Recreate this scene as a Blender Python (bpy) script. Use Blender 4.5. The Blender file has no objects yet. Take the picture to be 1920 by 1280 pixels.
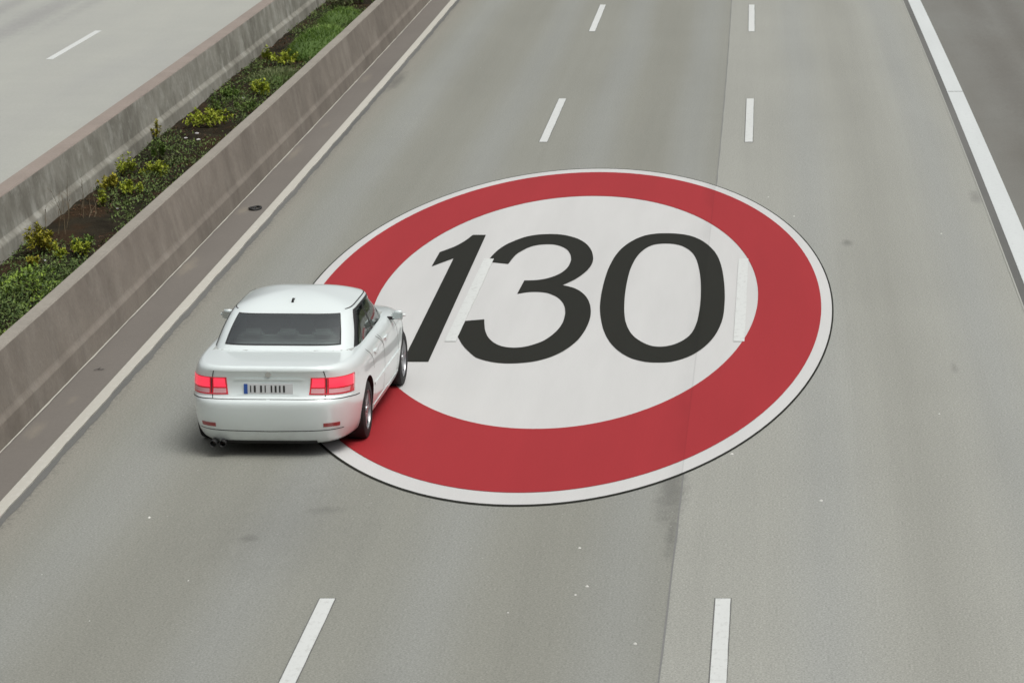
import bpy, bmesh, math, random
from mathutils import Vector, Matrix
random.seed(7)
R = math.radians
C = bpy.context.scene.collection
scene = bpy.context.scene

# ------------------------------------------------------------------ camera, sky, sun, exposure
cam_d = bpy.data.cameras.new('camera')
cam = bpy.data.objects.new('camera', cam_d); C.objects.link(cam)
cam.location = (0, 0, 8.615)
cam.rotation_euler = (R(90 - 11.3773), 0, 0)
cam_d.sensor_fit = 'HORIZONTAL'; cam_d.sensor_width = 36; cam_d.lens = 121.14
cam_d.shift_x = -(1467 - 960) / 1920
cam_d.clip_start = .5; cam_d.clip_end = 4000
cam_d.dof.use_dof = True; cam_d.dof.focus_distance = 43.5; cam_d.dof.aperture_fstop = 6.3
scene.camera = cam

w = bpy.data.worlds.new('World'); scene.world = w; w.use_nodes = True
nt = w.node_tree; nt.nodes.clear()
sky = nt.nodes.new('ShaderNodeTexSky'); sky.sky_type = 'NISHITA'; sky.sun_disc = False
SUN_EL, SUN_ROT = R(68), R(125)
sky.sun_elevation = SUN_EL; sky.sun_rotation = SUN_ROT
sky.air_density = 1.0; sky.dust_density = 6.0; sky.ozone_density = 1.0
hs = nt.nodes.new('ShaderNodeHueSaturation'); hs.inputs['Saturation'].default_value = .16
bg = nt.nodes.new('ShaderNodeBackground'); bg.inputs['Strength'].default_value = .105
wo = nt.nodes.new('ShaderNodeOutputWorld')
nt.links.new(sky.outputs[0], hs.inputs['Color']); nt.links.new(hs.outputs[0], bg.inputs['Color']); nt.links.new(bg.outputs[0], wo.inputs['Surface'])

sun_d = bpy.data.lights.new('sun', 'SUN'); sun_d.energy = 1.2; sun_d.angle = R(30); sun_d.color = (1, .97, .92)
sun = bpy.data.objects.new('sun', sun_d); C.objects.link(sun)
sd = Vector((math.sin(SUN_ROT) * math.cos(SUN_EL), math.cos(SUN_ROT) * math.cos(SUN_EL), math.sin(SUN_EL)))
sun.rotation_euler = sd.to_track_quat('Z', 'Y').to_euler()
sun.location = (0, 0, 60)
vs = scene.view_settings
vs.view_transform = 'Standard'; vs.look = 'None'; vs.exposure = 0.13; vs.gamma = 1.0; vs.use_curve_mapping = False

# ------------------------------------------------------------------ helpers
def tag(o, label=None, cat=None, group=None, kind=None):
    if label: o['label'] = label
    if cat: o['category'] = cat
    if group: o['group'] = group
    if kind: o['kind'] = kind
    return o

def link(name, me, mat=None, parent=None):
    o = bpy.data.objects.new(name, me); C.objects.link(o)
    if mat is not None:
        for m in (mat if isinstance(mat, (list, tuple)) else [mat]): me.materials.append(m)
    if parent is not None: o.parent = parent
    return o

def pydata(name, v, f, mat=None, parent=None, smooth=False):
    me = bpy.data.meshes.new(name); me.from_pydata(v, [], f); me.update()
    if smooth: me.shade_smooth()
    return link(name, me, mat, parent)

def empty(name, loc=(0, 0, 0), rz=0):
    o = bpy.data.objects.new(name, None); C.objects.link(o); o.location = loc; o.rotation_euler = (0, 0, rz)
    o.empty_display_size = .2
    return o

class N:
    """small node builder"""
    def __init__(s, name):
        s.m = bpy.data.materials.new(name); s.m.use_nodes = True; s.t = s.m.node_tree
        s.b = s.t.nodes['Principled BSDF']
    def set(s, **k):
        for a, v in k.items():
            i = s.b.inputs[a.replace('_', ' ')]
            if isinstance(v, bpy.types.NodeSocket): s.t.links.new(v, i)
            else: i.default_value = v
        return s
    def n(s, typ, **k):
        nd = s.t.nodes.new(typ)
        for a, v in k.items(): setattr(nd, a, v)
        return nd
    def put(s, sock, v):
        if isinstance(v, bpy.types.NodeSocket): s.t.links.new(v, sock)
        else: sock.default_value = v
    def uv(s): return s.n('ShaderNodeUVMap').outputs[0]
    def obj(s): return s.n('ShaderNodeTexCoord').outputs['Object']
    def math(s, op, a, b=0.0, c=0.0, clamp=False):
        nd = s.n('ShaderNodeMath', operation=op); nd.use_clamp = clamp
        s.put(nd.inputs[0], a); s.put(nd.inputs[1], b); s.put(nd.inputs[2], c)
        return nd.outputs[0]
    def map(s, vec, scale=(1, 1, 1), loc=(0, 0, 0)):
        nd = s.n('ShaderNodeMapping'); s.put(nd.inputs['Vector'], vec)
        nd.inputs['Scale'].default_value = scale; nd.inputs['Location'].default_value = loc
        return nd.outputs[0]
    def noise(s, vec, scale=1.0, detail=2.0, rough=.5):
        nd = s.n('ShaderNodeTexNoise'); s.put(nd.inputs['Vector'], vec)
        nd.inputs['Scale'].default_value = scale; nd.inputs['Detail'].default_value = detail; nd.inputs['Roughness'].default_value = rough
        return nd.outputs['Fac']
    def rng(s, v, a, b, c, d, smooth=False):
        nd = s.n('ShaderNodeMapRange'); nd.interpolation_type = 'SMOOTHSTEP' if smooth else 'LINEAR'; nd.clamp = True
        s.put(nd.inputs['Value'], v)
        for i, x in zip(('From Min', 'From Max', 'To Min', 'To Max'), (a, b, c, d)): s.put(nd.inputs[i], x)
        return nd.outputs[0]
    def mix(s, f, a, b, mode='MIX'):
        nd = s.n('ShaderNodeMix', data_type='RGBA', blend_type=mode)
        s.put(nd.inputs[0], f); s.put(nd.inputs[6], (*a, 1) if isinstance(a, tuple) else a); s.put(nd.inputs[7], (*b, 1) if isinstance(b, tuple) else b)
        return nd.outputs[2]
    def scale(s, col, f):
        nd = s.n('ShaderNodeMix', data_type='RGBA', blend_type='MULTIPLY'); nd.inputs[0].default_value = 1
        s.put(nd.inputs[6], (*col, 1) if isinstance(col, tuple) else col)
        cc = s.n('ShaderNodeCombineColor')
        for i in range(3): s.put(cc.inputs[i], f)
        s.t.links.new(cc.outputs[0], nd.inputs[7])
        return nd.outputs[2]
    def sep(s, v):
        nd = s.n('ShaderNodeSeparateXYZ'); s.put(nd.inputs[0], v); return nd.outputs
    def bump(s, h, strength=.3, dist=.01):
        nd = s.n('ShaderNodeBump'); nd.inputs['Strength'].default_value = strength; nd.inputs['Distance'].default_value = dist
        s.put(nd.inputs['Height'], h); s.t.links.new(nd.outputs[0], s.b.inputs['Normal']); return s
    def gauss(s, x, c, wd):
        """1 at c falling to 0 at +-wd, smooth"""
        return s.rng(s.math('ABSOLUTE', s.math('SUBTRACT', x, c)), 0, wd, 1, 0, True)
    def blob(s, x, y, cx, cy, rx, ry, wob=None):
        a = s.math('DIVIDE', s.math('SUBTRACT', x, cx), rx); b = s.math('DIVIDE', s.math('SUBTRACT', y, cy), ry)
        d = s.math('SQRT', s.math('ADD', s.math('MULTIPLY', a, a), s.math('MULTIPLY', b, b)))
        if wob is not None: d = s.math('ADD', d, wob)
        return s.rng(d, .0, 1.3, .9, 0, True)

# ------------------------------------------------------------------ materials of the road
def grain(nb, uv, amt=.16):
    """asphalt aggregate: fine + medium mottling, around 1"""
    g = nb.noise(uv, 46, 3, .8)
    g2 = nb.noise(uv, 13, 3, .7)
    a = nb.rng(g, .25, .75, 1 - amt, 1 + amt)
    b = nb.rng(g2, .25, .75, .945, 1.055)
    return nb.math('MULTIPLY', a, b), g

JOINT = -1.05
def m_road():
    nb = N('worn_concrete_asphalt'); uv = nb.uv(); x, y, _ = nb.sep(uv)
    col = nb.mix(nb.rng(x, JOINT - .01, JOINT + .01, 0, 1), (.246, .249, .218), (.308, .312, .280))
    # oil streak in lane centres, bluish polished wheel tracks
    wob = nb.math('MULTIPLY', nb.math('SUBTRACT', nb.noise(nb.map(uv, (.3, .06, 1)), 1, 2), .5), .45)
    xw = nb.math('ADD', x, wob)
    oil = nb.math('ADD', nb.math('ADD', nb.math('MULTIPLY', nb.gauss(xw, 1.42, .75), .8), nb.gauss(xw, -2.35, .85)), nb.gauss(xw, -6.0, .9), clamp=True)
    tr = None
    for c in (.45, 2.55, -1.55, -3.25, -5.0, -6.9):
        g = nb.gauss(xw, c, .6); tr = g if tr is None else nb.math('ADD', tr, g, clamp=True)
    pat = nb.rng(nb.noise(nb.map(uv, (.55, .05, 1)), 1, 4, .6), .3, .7, .65, 1)
    col = nb.mix(nb.math('MULTIPLY', nb.math('MULTIPLY', oil, pat), .42), col, (.206, .205, .174))
    col = nb.mix(nb.math('MULTIPLY', nb.math('MULTIPLY', tr, pat), .5), col, (.275, .288, .279))
    # long thin tyre streaks, cross banding, broad cloudy patches
    st = nb.noise(nb.map(uv, (3.2, .035, 1)), 1, 4, .65)
    bd = nb.noise(nb.map(uv, (.12, .55, 1)), 1, 3, .6)
    cl = nb.noise(nb.map(uv, (.5, .12, 1), (7, 3, 0)), 1, 4, .6)
    f = nb.math('MULTIPLY', nb.rng(st, .25, .75, .962, 1.038), nb.rng(bd, .25, .75, .988, 1.012))
    f = nb.math('MULTIPLY', f, nb.rng(cl, .25, .75, .955, 1.045))
    # warm, grubby edge beside the median line
    edge = nb.rng(x, -7.82, -7.25, 1, 0, True)
    col = nb.mix(nb.math('MULTIPLY', edge, .55), col, (.248, .232, .196))
    crumb = nb.math('MULTIPLY', nb.rng(x, -7.80, -7.70, 1, 0), nb.rng(nb.noise(nb.map(uv, (14, 9, 1)), 1, 4, .7), .45, .6, 0, 1))
    col = nb.mix(nb.math('MULTIPLY', crumb, .5), col, (.13, .128, .115))
    # stains with their own shapes
    nz = nb.math('MULTIPLY', nb.math('SUBTRACT', nb.noise(nb.map(uv, (5, 2.5, 1)), 1, 4, .7), .5), 1.6)
    dk = None
    for cx, cy, rx, ry, a in ((-1.15, 34.9, .17, 1.7, .55), (-1.10, 33.2, .07, 1.2, .5), (-5.27, 32.95, .14, .22, .5), (-4.7, 34.1, .3, .25, .38),
                              (-7.72, 69.5, .16, 1.7, .6), (3.12, 54.5, .12, .8, .4), (.97, 50.2, .09, .35, .5), (-5.0, 33.4, 1.1, 2.2, .16),
                              (-6.9, 27.5, .5, 1.2, .2), (2.1, 41.2, .05, .4, .35), (-3.4, 27.6, .25, .9, .12)):
        g = nb.math('MULTIPLY', nb.blob(x, y, cx, cy, rx, ry, nz), a); dk = g if dk is None else nb.math('MAXIMUM', dk, g)
    col = nb.mix(dk, col, (.085, .085, .080))
    # rolled transverse crack far away in the right lane
    gr, h = grain(nb, uv, .44)
    f = nb.math('MULTIPLY', f, gr)
    # sparse pale chippings
    v = nb.n('ShaderNodeTexVoronoi', feature='F1'); nb.put(v.inputs['Vector'], uv); v.inputs['Scale'].default_value = 9
    chips = nb.math('MULTIPLY', nb.math('LESS_THAN', v.outputs['Distance'], .10), nb.math('GREATER_THAN', nb.sep(v.outputs['Color'])[0], .90))
    col = nb.mix(nb.math('MULTIPLY', chips, .5), nb.scale(col, f), (.42, .42, .39))
    nb.set(Base_Color=col, Roughness=.88, Specular_IOR_Level=.25)
    nb.bump(h, .35, .004)
    return nb.m

def m_asphalt(name, c, c2, amt=.16, stains=(), stain_col=(.3, .27, .21)):
    nb = N(name); uv = nb.uv(); x, y, _ = nb.sep(uv)
    cl = nb.noise(nb.map(uv, (.6, .09, 1), (3, 9, 0)), 1, 4, .6)
    col = nb.mix(nb.rng(cl, .3, .7, 0, 1), c, c2)
    bd = nb.noise(nb.map(uv, (.4, .9, 1)), 1, 3, .6)
    gr, h = grain(nb, uv, amt)
    f = nb.math('MULTIPLY', gr, nb.rng(bd, .25, .75, .975, 1.025))
    if stains:
        nz = nb.math('MULTIPLY', nb.math('SUBTRACT', nb.noise(nb.map(uv, (9, 2.5, 1)), 1, 4, .7), .5), 1.5)
        dk = None
        for cx, cy, rx, ry, a in stains:
            g = nb.math('MULTIPLY', nb.blob(x, y, cx, cy, rx, ry, nz), a); dk = g if dk is None else nb.math('MAXIMUM', dk, g)
        col = nb.mix(dk, col, stain_col)
    nb.set(Base_Color=nb.scale(col, f), Roughness=.88, Specular_IOR_Level=.25).bump(h, .3, .004)
    return nb.m

def m_paint(name, c, wear=(.35, .35, .33), amt=.0, joint=True, grainy=.07, rough=.6, spec=.12):
    """road paint: grain of the surface under it shows, and so does the lengthwise joint"""
    nb = N(name); uv = nb.uv(); x, y, _ = nb.sep(uv)
    g = nb.noise(uv, 60, 3, .75); m = nb.noise(nb.map(uv, (1.4, .12, 1)), 1, 4, .6); tr = nb.noise(nb.map(uv, (3, 9, 1)), 1, 3, .6)
    f = nb.math('MULTIPLY', nb.rng(g, .25, .75, 1 - grainy, 1 + grainy), nb.rng(m, .25, .75, .93, 1.05))
    col = nb.scale(c, f)
    if joint:
        jl = nb.math('MULTIPLY', nb.gauss(x, JOINT - .02, .016), .16)
        side = nb.rng(x, JOINT - .25, JOINT - .02, 0, .10, True)
        side = nb.math('MULTIPLY', side, nb.math('LESS_THAN', x, JOINT - .018))
        pt = nb.rng(nb.noise(nb.map(uv, (1.5, .35, 1), (2, 5, 0)), 1, 3), .42, .6, 0, 1)
        d = nb.math('MAXIMUM', jl, nb.math('MULTIPLY', side, pt))
        col = nb.scale(col, nb.math('SUBTRACT', 1.0, d))
    if amt:
        wz = nb.rng(nb.noise(nb.map(uv, (16, 7, 1)), 1, 4, .75), .52, .68, 0, amt)
        col = nb.mix(nb.math('MULTIPLY', wz, nb.rng(tr, .35, .65, .3, 1)), col, wear)
    nb.set(Base_Color=col, Roughness=rough, Specular_IOR_Level=spec).bump(g, .25, .004)
    return nb.m

M = {}
M['road'] = m_road()
M['opp'] = m_asphalt('pale_concrete_paving', (.385, .392, .354), (.35, .355, .330), .16,
                     stains=((-17.6, 82, .5, 9, .6), (-16.9, 88, .3, 9, .5), (-18.8, 84, .35, 9, .5)), stain_col=(.24, .24, .235))
M['shoulder'] = m_asphalt('dark_shoulder_asphalt', (.190, .192, .175), (.160, .156, .138), .26,
                          stains=((4.7, 70, .5, 12, .55), (4.9, 88, .45, 9, .5), (5.6, 80, .4, 14, .5), (4.3, 58, .3, 5, .4)), stain_col=(.118, .110, .096))
M['gutter'] = m_asphalt('gutter_asphalt', (.182, .167, .148), (.155, .141, .125), .12,
                        stains=((-8.44, 48.2, .12, .85, .7), (-8.39, 37.75, .10, .5, .6), (-8.45, 59.4, .10, 1.1, .6), (-8.4, 53.2, .14, .45, .7),
                                (-8.30, 39.35, .06, .3, .4), (-8.4, 70, .12, .8, .5), (-8.2, 30.5, .10, .5, .4), (-8.35, 63, .08, .5, .35)), stain_col=(.25, .225, .18))
M['tar'] = m_asphalt('tar_joint', (.115, .117, .110), (.16, .16, .15), .2)
M['white_paint'] = m_paint('white_marking_paint', (.62, .64, .62), (.33, .33, .31), .55, joint=False, grainy=.05)
M['edge_paint'] = m_paint('edge_line_paint', (.60, .63, .62), (.38, .39, .38), .35, joint=False, grainy=.05)
M['old_paint'] = m_paint('grubby_edge_line_paint', (.49, .475, .42), (.57, .57, .53), .8, joint=False, grainy=.08)
M['mark_white'] = m_paint('marking_white', (.560, .562, .548), grainy=.085)
M['mark_red'] = m_paint('marking_red', (.340, .027, .032), grainy=.17)
M['mark_black'] = m_paint('marking_black', (.022, .0225, .018), grainy=.3, spec=.05)
M['seam'] = m_asphalt('joint_seal', (.15, .155, .155), (.21, .21, .20), .2)

# ------------------------------------------------------------------ road geometry: swept strips that follow the bend
def bend(y): return -max(0.0, y - 38.0) ** 2 / 10500.0
YS = [-30 + 2.0 * i for i in range(0, 91)] + [155 + 8 * i for i in range(0, 44)]

def strip(name, x0, x1, z, mat, parent=None, y0=-30, y1=500, wig=None, nx=1, thick=0, step=None):
    ys = [y0] + [y for y in YS if y0 < y < y1] + [y1]
    if step:
        ys = []; y = y0
        while y < y1: ys.append(y); y += step if y < 110 else 6
        ys.append(y1)
    v, f, uv = [], [], []
    for y in ys:
        for i in range(nx + 1):
            a = x0 + (x1 - x0) * i / nx
            if wig and i == nx: a += wig(y)
            v.append((a + bend(y), y, z)); uv.append((a, y))
    for j in range(len(ys) - 1):
        for i in range(nx):
            p = j * (nx + 1) + i
            f.append((p, p + 1, p + nx + 2, p + nx + 1))
    if thick:       # raised strip: sides and ends down to the paving
        n = len(v); k = nx + 1
        v += [(a, b, z - thick) for a, b, _ in v]; uv += uv[:]
        for j in range(len(ys) - 1):
            l0, l1 = j * k, (j + 1) * k
            f += [(l0, l1, l1 + n, l0 + n), (l0 + nx, l0 + nx + n, l1 + nx + n, l1 + nx)]
        for i in range(nx):
            f += [(i, i + n, i + 1 + n, i + 1)]
            e = (len(ys) - 1) * k + i
            f += [(e, e + 1, e + 1 + n, e + n)]
    me = bpy.data.meshes.new(name); me.from_pydata(v, [], f); me.update()
    ul = me.uv_layers.new(name='UVMap')
    for lp in me.loops: ul.data[lp.index].uv = uv[lp.vertex_index]
    return link(name, me, mat, parent)

def wiggle(seed, amp):
    rr = random.Random(seed); ph = [rr.uniform(0, 6.28) for _ in range(4)]
    return lambda y: amp * (math.sin(y * 1.9 + ph[0]) * .4 + math.sin(y * 4.3 + ph[1]) * .3 + math.sin(y * 9.1 + ph[2]) * .3)

def m_verge():
    nb = N('verge_grass'); o = nb.obj(); n = nb.noise(o, .8, 5, .7)
    nb.set(Base_Color=nb.mix(nb.rng(n, .35, .65, 0, 1), (.05, .075, .025), (.09, .085, .04)), Roughness=.95); return nb.m
gnd = pydata('ground', [(-900, -300, -.06), (900, -300, -.06), (900, 2500, -.06), (-900, 2500, -.06)], [(0, 1, 2, 3)], m_verge())
tag(gnd, 'rough grass verge beyond the motorway', None, None, 'structure')

road = strip('road', -7.83, 3.23, 0, M['road'], nx=1)
tag(road, 'worn pale grey motorway carriageway with three lanes', None, None, 'structure')
shoulder = strip('hard_shoulder', 3.23, 6.3, 0, M['shoulder'])
tag(shoulder, 'dark asphalt hard shoulder along the right edge', None, None, 'structure')
gutter = strip('gutter', -8.60, -7.83, 0, M['gutter'])
tag(gutter, 'dark narrow drainage strip below the median barrier', None, None, 'structure')
opp = strip('opposite_road', -25, -11.66, 0, M['opp'])
tag(opp, 'pale opposite carriageway beyond the far barrier', None, None, 'structure')

strip('pavement_joint', JOINT - .010, JOINT + .008, .003, M['seam'], road, wig=wiggle(3, .006), step=.5)
strip('pavement_joint', 3.225, 3.348, .004, M['tar'], road, step=2)
strip('concrete_lip', 3.205, 3.226, .008, M['opp'], road)
strip('edge_line', 3.345, 3.655, .008, M['edge_paint'], road, thick=.007, step=2)
strip('pavement_joint', -7.905, -7.815, .004, M['tar'], road, wig=wiggle(5, .02), step=.25)
strip('edge_line', -8.035, -7.895, .022, M['old_paint'], road, wig=wiggle(9, .010), thick=.02, step=.25)
strip('joint_bead', -8.545, -8.525, .012, M['old_paint'], gutter, y0=10, y1=160, wig=wiggle(12, .008), step=.3)

def dash(y0, y1, x, par, wd=.14, border=.016, z=.006):
    if border:
        b = strip('marking_edge', x - wd / 2 - border, x + wd / 2 + border * .8, z - .003, M['tar'], par, y0=y0 - border * 3.5, y1=y1 + border * 2, step=1)
    rr = random.Random(int(y0 * 10 + x * 7))
    strip('lane_dash', x - wd / 2, x + wd / 2, z, M['white_paint'], par, y0=y0, y1=y1, wig=wiggle(int(y0 + x * 9), .0035), thick=.005, step=.25)
for k in range(-1, 9):
    a = 24.76 + 18 * k
    dash(a, a + 6, -4.205, road, z=.016 if k == 1 else .006, border=0 if k == 1 else .012)
    dash(a, a + 6, -.548, road, z=.016 if k == 1 else .006, border=0 if k == 1 else .012)
for k in range(-3, 8):
    a = 73.3 + 18 * k
    dash(a, a + 5.6, -15.53, opp, wd=.15, border=0)

for cy in (67.8,): strip('paint_crack', 3.36, 3.654, .0095, M['tar'], road, y0=cy, y1=cy + .06)

# ------------------------------------------------------------------ painted speed limit sign
HM = ((3.56241, -.27537, -2.91103), (-.07141, 13.76811, 46.46845), (.00017, .04666, 1.0))
def hm(r, t):
    a, b = r * math.cos(t), r * math.sin(t); p = [m[0] * a + m[1] * b + m[2] for m in HM]
    return (p[0] / p[2], p[1] / p[2])
def flat(name, loops, z, mat, parent, base=None):
    """sheet from one outline and any holes, with UVs in road coordinates"""
    bm = bmesh.new(); es = []
    for lp in loops:
        vs_ = [bm.verts.new((x, y, z)) for x, y in lp]
        es += [bm.edges.new((vs_[i], vs_[(i + 1) % len(vs_)])) for i in range(len(vs_))]
    bmesh.ops.triangle_fill(bm, use_beauty=True, use_dissolve=False, edges=es, normal=(0, 0, 1))
    for f_ in bm.faces:
        if f_.normal.z < 0: f_.normal_flip()
    ul = bm.loops.layers.uv.new('UVMap')
    for f_ in bm.faces:
        for l in f_.loops: l[ul].uv = (l.vert.co.x - bend(l.vert.co.y), l.vert.co.y)
    me = bpy.data.meshes.new(name); bm.to_mesh(me); bm.free()
    return link(name, me, mat, parent)
def ring(name, r0, r1, z, mat, parent, n=256):
    lo = [hm(r1, 2 * math.pi * i / n) for i in range(n)]
    li = [hm(r0, 2 * math.pi * i / n) for i in range(n)] if r0 else None
    v = [(x, y, z) for x, y in lo]
    if li:
        v += [(x, y, z) for x, y in li]; f = [(i, (i + 1) % n, n + (i + 1) % n, n + i) for i in range(n)]
    else: f = [tuple(range(n))]
    me = bpy.data.meshes.new(name); me.from_pydata(v, [], f); me.update()
    ul = me.uv_layers.new(name='UVMap')
    for lp in me.loops:
        c = v[lp.vertex_index]; ul.data[lp.index].uv = (c[0] - bend(c[1]), c[1])
    return link(name, me, mat, parent)
def smooth(pts, sharp=(), n=5):
    """closed Catmull-Rom, corners listed in sharp stay corners"""
    L = len(pts); out = []
    for i in range(L):
        p1, p2 = pts[i], pts[(i + 1) % L]
        p0 = pts[i - 1] if i not in sharp else (2 * p1[0] - p2[0], 2 * p1[1] - p2[1])
        j = (i + 1) % L
        p3 = pts[(i + 2) % L] if j not in sharp else (2 * p2[0] - p1[0], 2 * p2[1] - p1[1])
        for k in range(n):
            t = k / n
            out.append(tuple(.5 * (2 * p1[q] + (p2[q] - p0[q]) * t + (2 * p0[q] - 5 * p1[q] + 4 * p2[q] - p3[q]) * t * t + (3 * p1[q] - p0[q] - 3 * p2[q] + p3[q]) * t ** 3) for q in (0, 1)))
    return out

ONE = [(-4.629, 50.837), (-4.433, 50.837), (-4.355, 41.504), (-4.672, 41.504), (-4.729, 48.817), (-4.979, 48.16), (-4.979, 49.335), (-4.862, 49.652), (-4.783, 49.903), (-4.7, 50.309)]
THREE = [(-4.216, 48.635), (-4.196, 48.992), (-4.151, 49.483), (-4.076, 49.933), (-3.975, 50.289), (-3.845, 50.629), (-3.685, 50.837), (-3.516, 50.91), (-3.339, 50.879), (-3.173, 50.722), (-3.017, 50.443), (-2.881, 50.014), (-2.783, 49.483), (-2.729, 48.943), (-2.714, 48.606), (-2.718, 48.273), (-2.747, 47.897), (-2.8, 47.528), (-2.876, 47.163), (-2.957, 46.894), (-3.029, 46.698), (-2.922, 46.574), (-2.815, 46.389), (-2.719, 46.102), (-2.634, 45.716), (-2.572, 45.253), (-2.536, 44.798), (-2.52, 44.352), (-2.524, 43.875), (-2.548, 43.37), (-2.594, 42.875), (-2.671, 42.428), (-2.765, 42.063), (-2.89, 41.753), (-3.034, 41.547), (-3.184, 41.441), (-3.325, 41.406), (-3.455, 41.42), (-3.591, 41.504), (-3.734, 41.668), (-3.819, 41.832), (-3.939, 42.208), (-4.028, 42.539), (-4.114, 42.951), (-4.176, 43.331), (-4.23, 44.081), (-3.898, 44.232), (-3.866, 43.875), (-3.823, 43.485), (-3.761, 43.102), (-3.683, 42.8), (-3.59, 42.562), (-3.492, 42.428), (-3.37, 42.37), (-3.242, 42.428), (-3.136, 42.576), (-3.033, 42.8), (-2.952, 43.14), (-2.89, 43.563), (-2.859, 44.033), (-2.862, 44.513), (-2.879, 44.839), (-2.911, 45.169), (-2.967, 45.504), (-3.048, 45.801), (-3.159, 46.042), (-3.262, 46.154), (-3.375, 46.189), (-3.484, 46.154), (-3.606, 46.042), (-3.582, 47.055), (-3.469, 47.064), (-3.375, 47.109), (-3.27, 47.227), (-3.17, 47.436), (-3.09, 47.73), (-3.041, 48.131), (-3.03, 48.558), (-3.045, 48.895), (-3.083, 49.236), (-3.144, 49.553), (-3.237, 49.812), (-3.35, 49.974), (-3.456, 50.014), (-3.589, 49.953), (-3.697, 49.782), (-3.792, 49.453), (-3.863, 49.041), (-3.906, 48.358), (-4.233, 48.539)]
ZO = [(-1.728, 50.983), (-1.534, 50.92), (-1.354, 50.722), (-1.188, 50.319), (-1.046, 49.731), (-0.94, 49.039), (-0.866, 48.177), (-0.815, 47.161), (-0.786, 46.186), (-0.774, 45.333), (-0.778, 44.429), (-0.811, 43.715), (-0.873, 43.06), (-0.965, 42.498), (-1.086, 42.022), (-1.222, 41.699), (-1.374, 41.5), (-1.516, 41.458), (-1.661, 41.486), (-1.81, 41.628), (-1.935, 41.856), (-2.069, 42.241), (-2.189, 42.759), (-2.289, 43.405), (-2.362, 44.109), (-2.417, 44.836), (-2.45, 45.586), (-2.467, 46.448), (-2.469, 47.434), (-2.452, 48.271), (-2.408, 49.088), (-2.33, 49.781), (-2.209, 50.36), (-2.069, 50.753), (-1.901, 50.941)]
ZI = [(-1.698, 50.074), (-1.576, 50.013), (-1.45, 49.811), (-1.328, 49.383), (-1.247, 48.845), (-1.186, 48.083), (-1.142, 47.252), (-1.115, 46.361), (-1.101, 45.501), (-1.102, 44.672), (-1.118, 43.951), (-1.163, 43.328), (-1.241, 42.909), (-1.35, 42.61), (-1.449, 42.476), (-1.55, 42.432), (-1.655, 42.498), (-1.766, 42.706), (-1.885, 43.06), (-1.97, 43.482), (-2.039, 44.03), (-2.081, 44.591), (-2.11, 45.166), (-2.135, 45.927), (-2.151, 46.891), (-2.15, 47.803), (-2.124, 48.556), (-2.075, 49.186), (-1.993, 49.681), (-1.9, 49.953), (-1.801, 50.054)]
sg = empty('speed_limit_marking', (-2.9, 46.5, 0))
tag(sg, 'huge round red and white speed limit 130 painted across the lanes', 'road marking')
def under(o):
    o.location = (2.9, -46.5, 0); return o
under(ring('outline', .998, 1.0050, .004, M['mark_black'], sg))
under(ring('white_border', .958, .999, .006, M['mark_white'], sg))
under(ring('red_ring', .7226, .9597, .010, M['mark_red'], sg))
under(ring('white_field', 0, .7235, .006, M['mark_white'], sg))
under(flat('digit', [smooth(ONE, {0, 1, 2, 3, 4, 5, 6})], .011, M['mark_black'], sg))['label'] = 'black digit one'
under(flat('digit', [smooth(THREE, {0, 20, 45, 46, 69, 70, 88, 89})], .011, M['mark_black'], sg))['label'] = 'black digit three'
under(flat('digit', [smooth(ZO), smooth(ZI)], .011, M['mark_black'], sg))['label'] = 'black digit zero'

# ------------------------------------------------------------------ concrete barriers and the planted median
def m_wall(name, base, dark, light, streak=.8, lightamt=.0, seed=0):
    nb = N(name); o = nb.obj(); x, y, z = nb.sep(o)
    cl = nb.noise(nb.map(o, (1, .5, 1.1), (seed, 0, 0)), 1, 5, .65)
    st = nb.noise(nb.map(o, (.4, 1.25, .85), (0, seed * 3, 0)), 1, 5, .6)
    fine = nb.noise(o, 22, 4, .7)
    bl = nb.noise(nb.map(o, (1.3, 1.3, 1.6), (seed, 2 * seed, 0)), 1.6, 6, .72)
    col = nb.mix(nb.math('MULTIPLY', nb.rng(st, .42, .66, 0, 1), streak), base, dark)
    col = nb.mix(nb.math('MULTIPLY', nb.rng(cl, .48, .68, 0, 1), .5), col, dark)
    st2 = nb.noise(nb.map(o, (.5, 1.0, .65), (0, seed * 5 + 11, 0)), 1, 5, .6)
    col = nb.mix(nb.math('MULTIPLY', nb.rng(st2, .55, .70, 0, 1), lightamt), col, light)
    col = nb.mix(nb.math('MULTIPLY', nb.rng(bl, .50, .66, 0, 1), lightamt * .8), col, light)
    drip = nb.math('MULTIPLY', nb.rng(nb.math('ABSOLUTE', nb.math('SUBTRACT', z, .40)), 0, .26, 1, 0), nb.rng(nb.noise(nb.map(o, (0, 1.1, .12), (0, seed, 0)), 1, 4, .7), .53, .62, 0, 1))
    col = nb.mix(nb.math('MULTIPLY', drip, lightamt), col, light)
    f = nb.math('MULTIPLY', nb.rng(fine, .25, .75, .88, 1.12), nb.rng(nb.noise(nb.map(o, (1, .5, 1)), 1, 3), .3, .7, .95, 1.05))
    nb.set(Base_Color=nb.scale(col, f), Roughness=.92, Specular_IOR_Level=.2).bump(fine, .3, .006)
    return nb.m
M['wall_dirty'] = m_wall('traffic_grimed_concrete', (.222, .196, .166), (.160, .140, .118), (.28, .256, .222), .85, .35, 1)
M['wall_grey'] = m_wall('weathered_concrete', (.275, .266, .228), (.155, .148, .122), (.42, .42, .375), .85, .6, 4)
M['wall_top'] = m_wall('barrier_top_concrete', (.292, .270, .232), (.25, .23, .198), (.33, .305, .265), .5, .3, 7)
M['wall_top_far'] = m_wall('barrier_top_concrete_far', (.280, .238, .206), (.235, .20, .175), (.31, .27, .24), .5, .3, 9)

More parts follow.
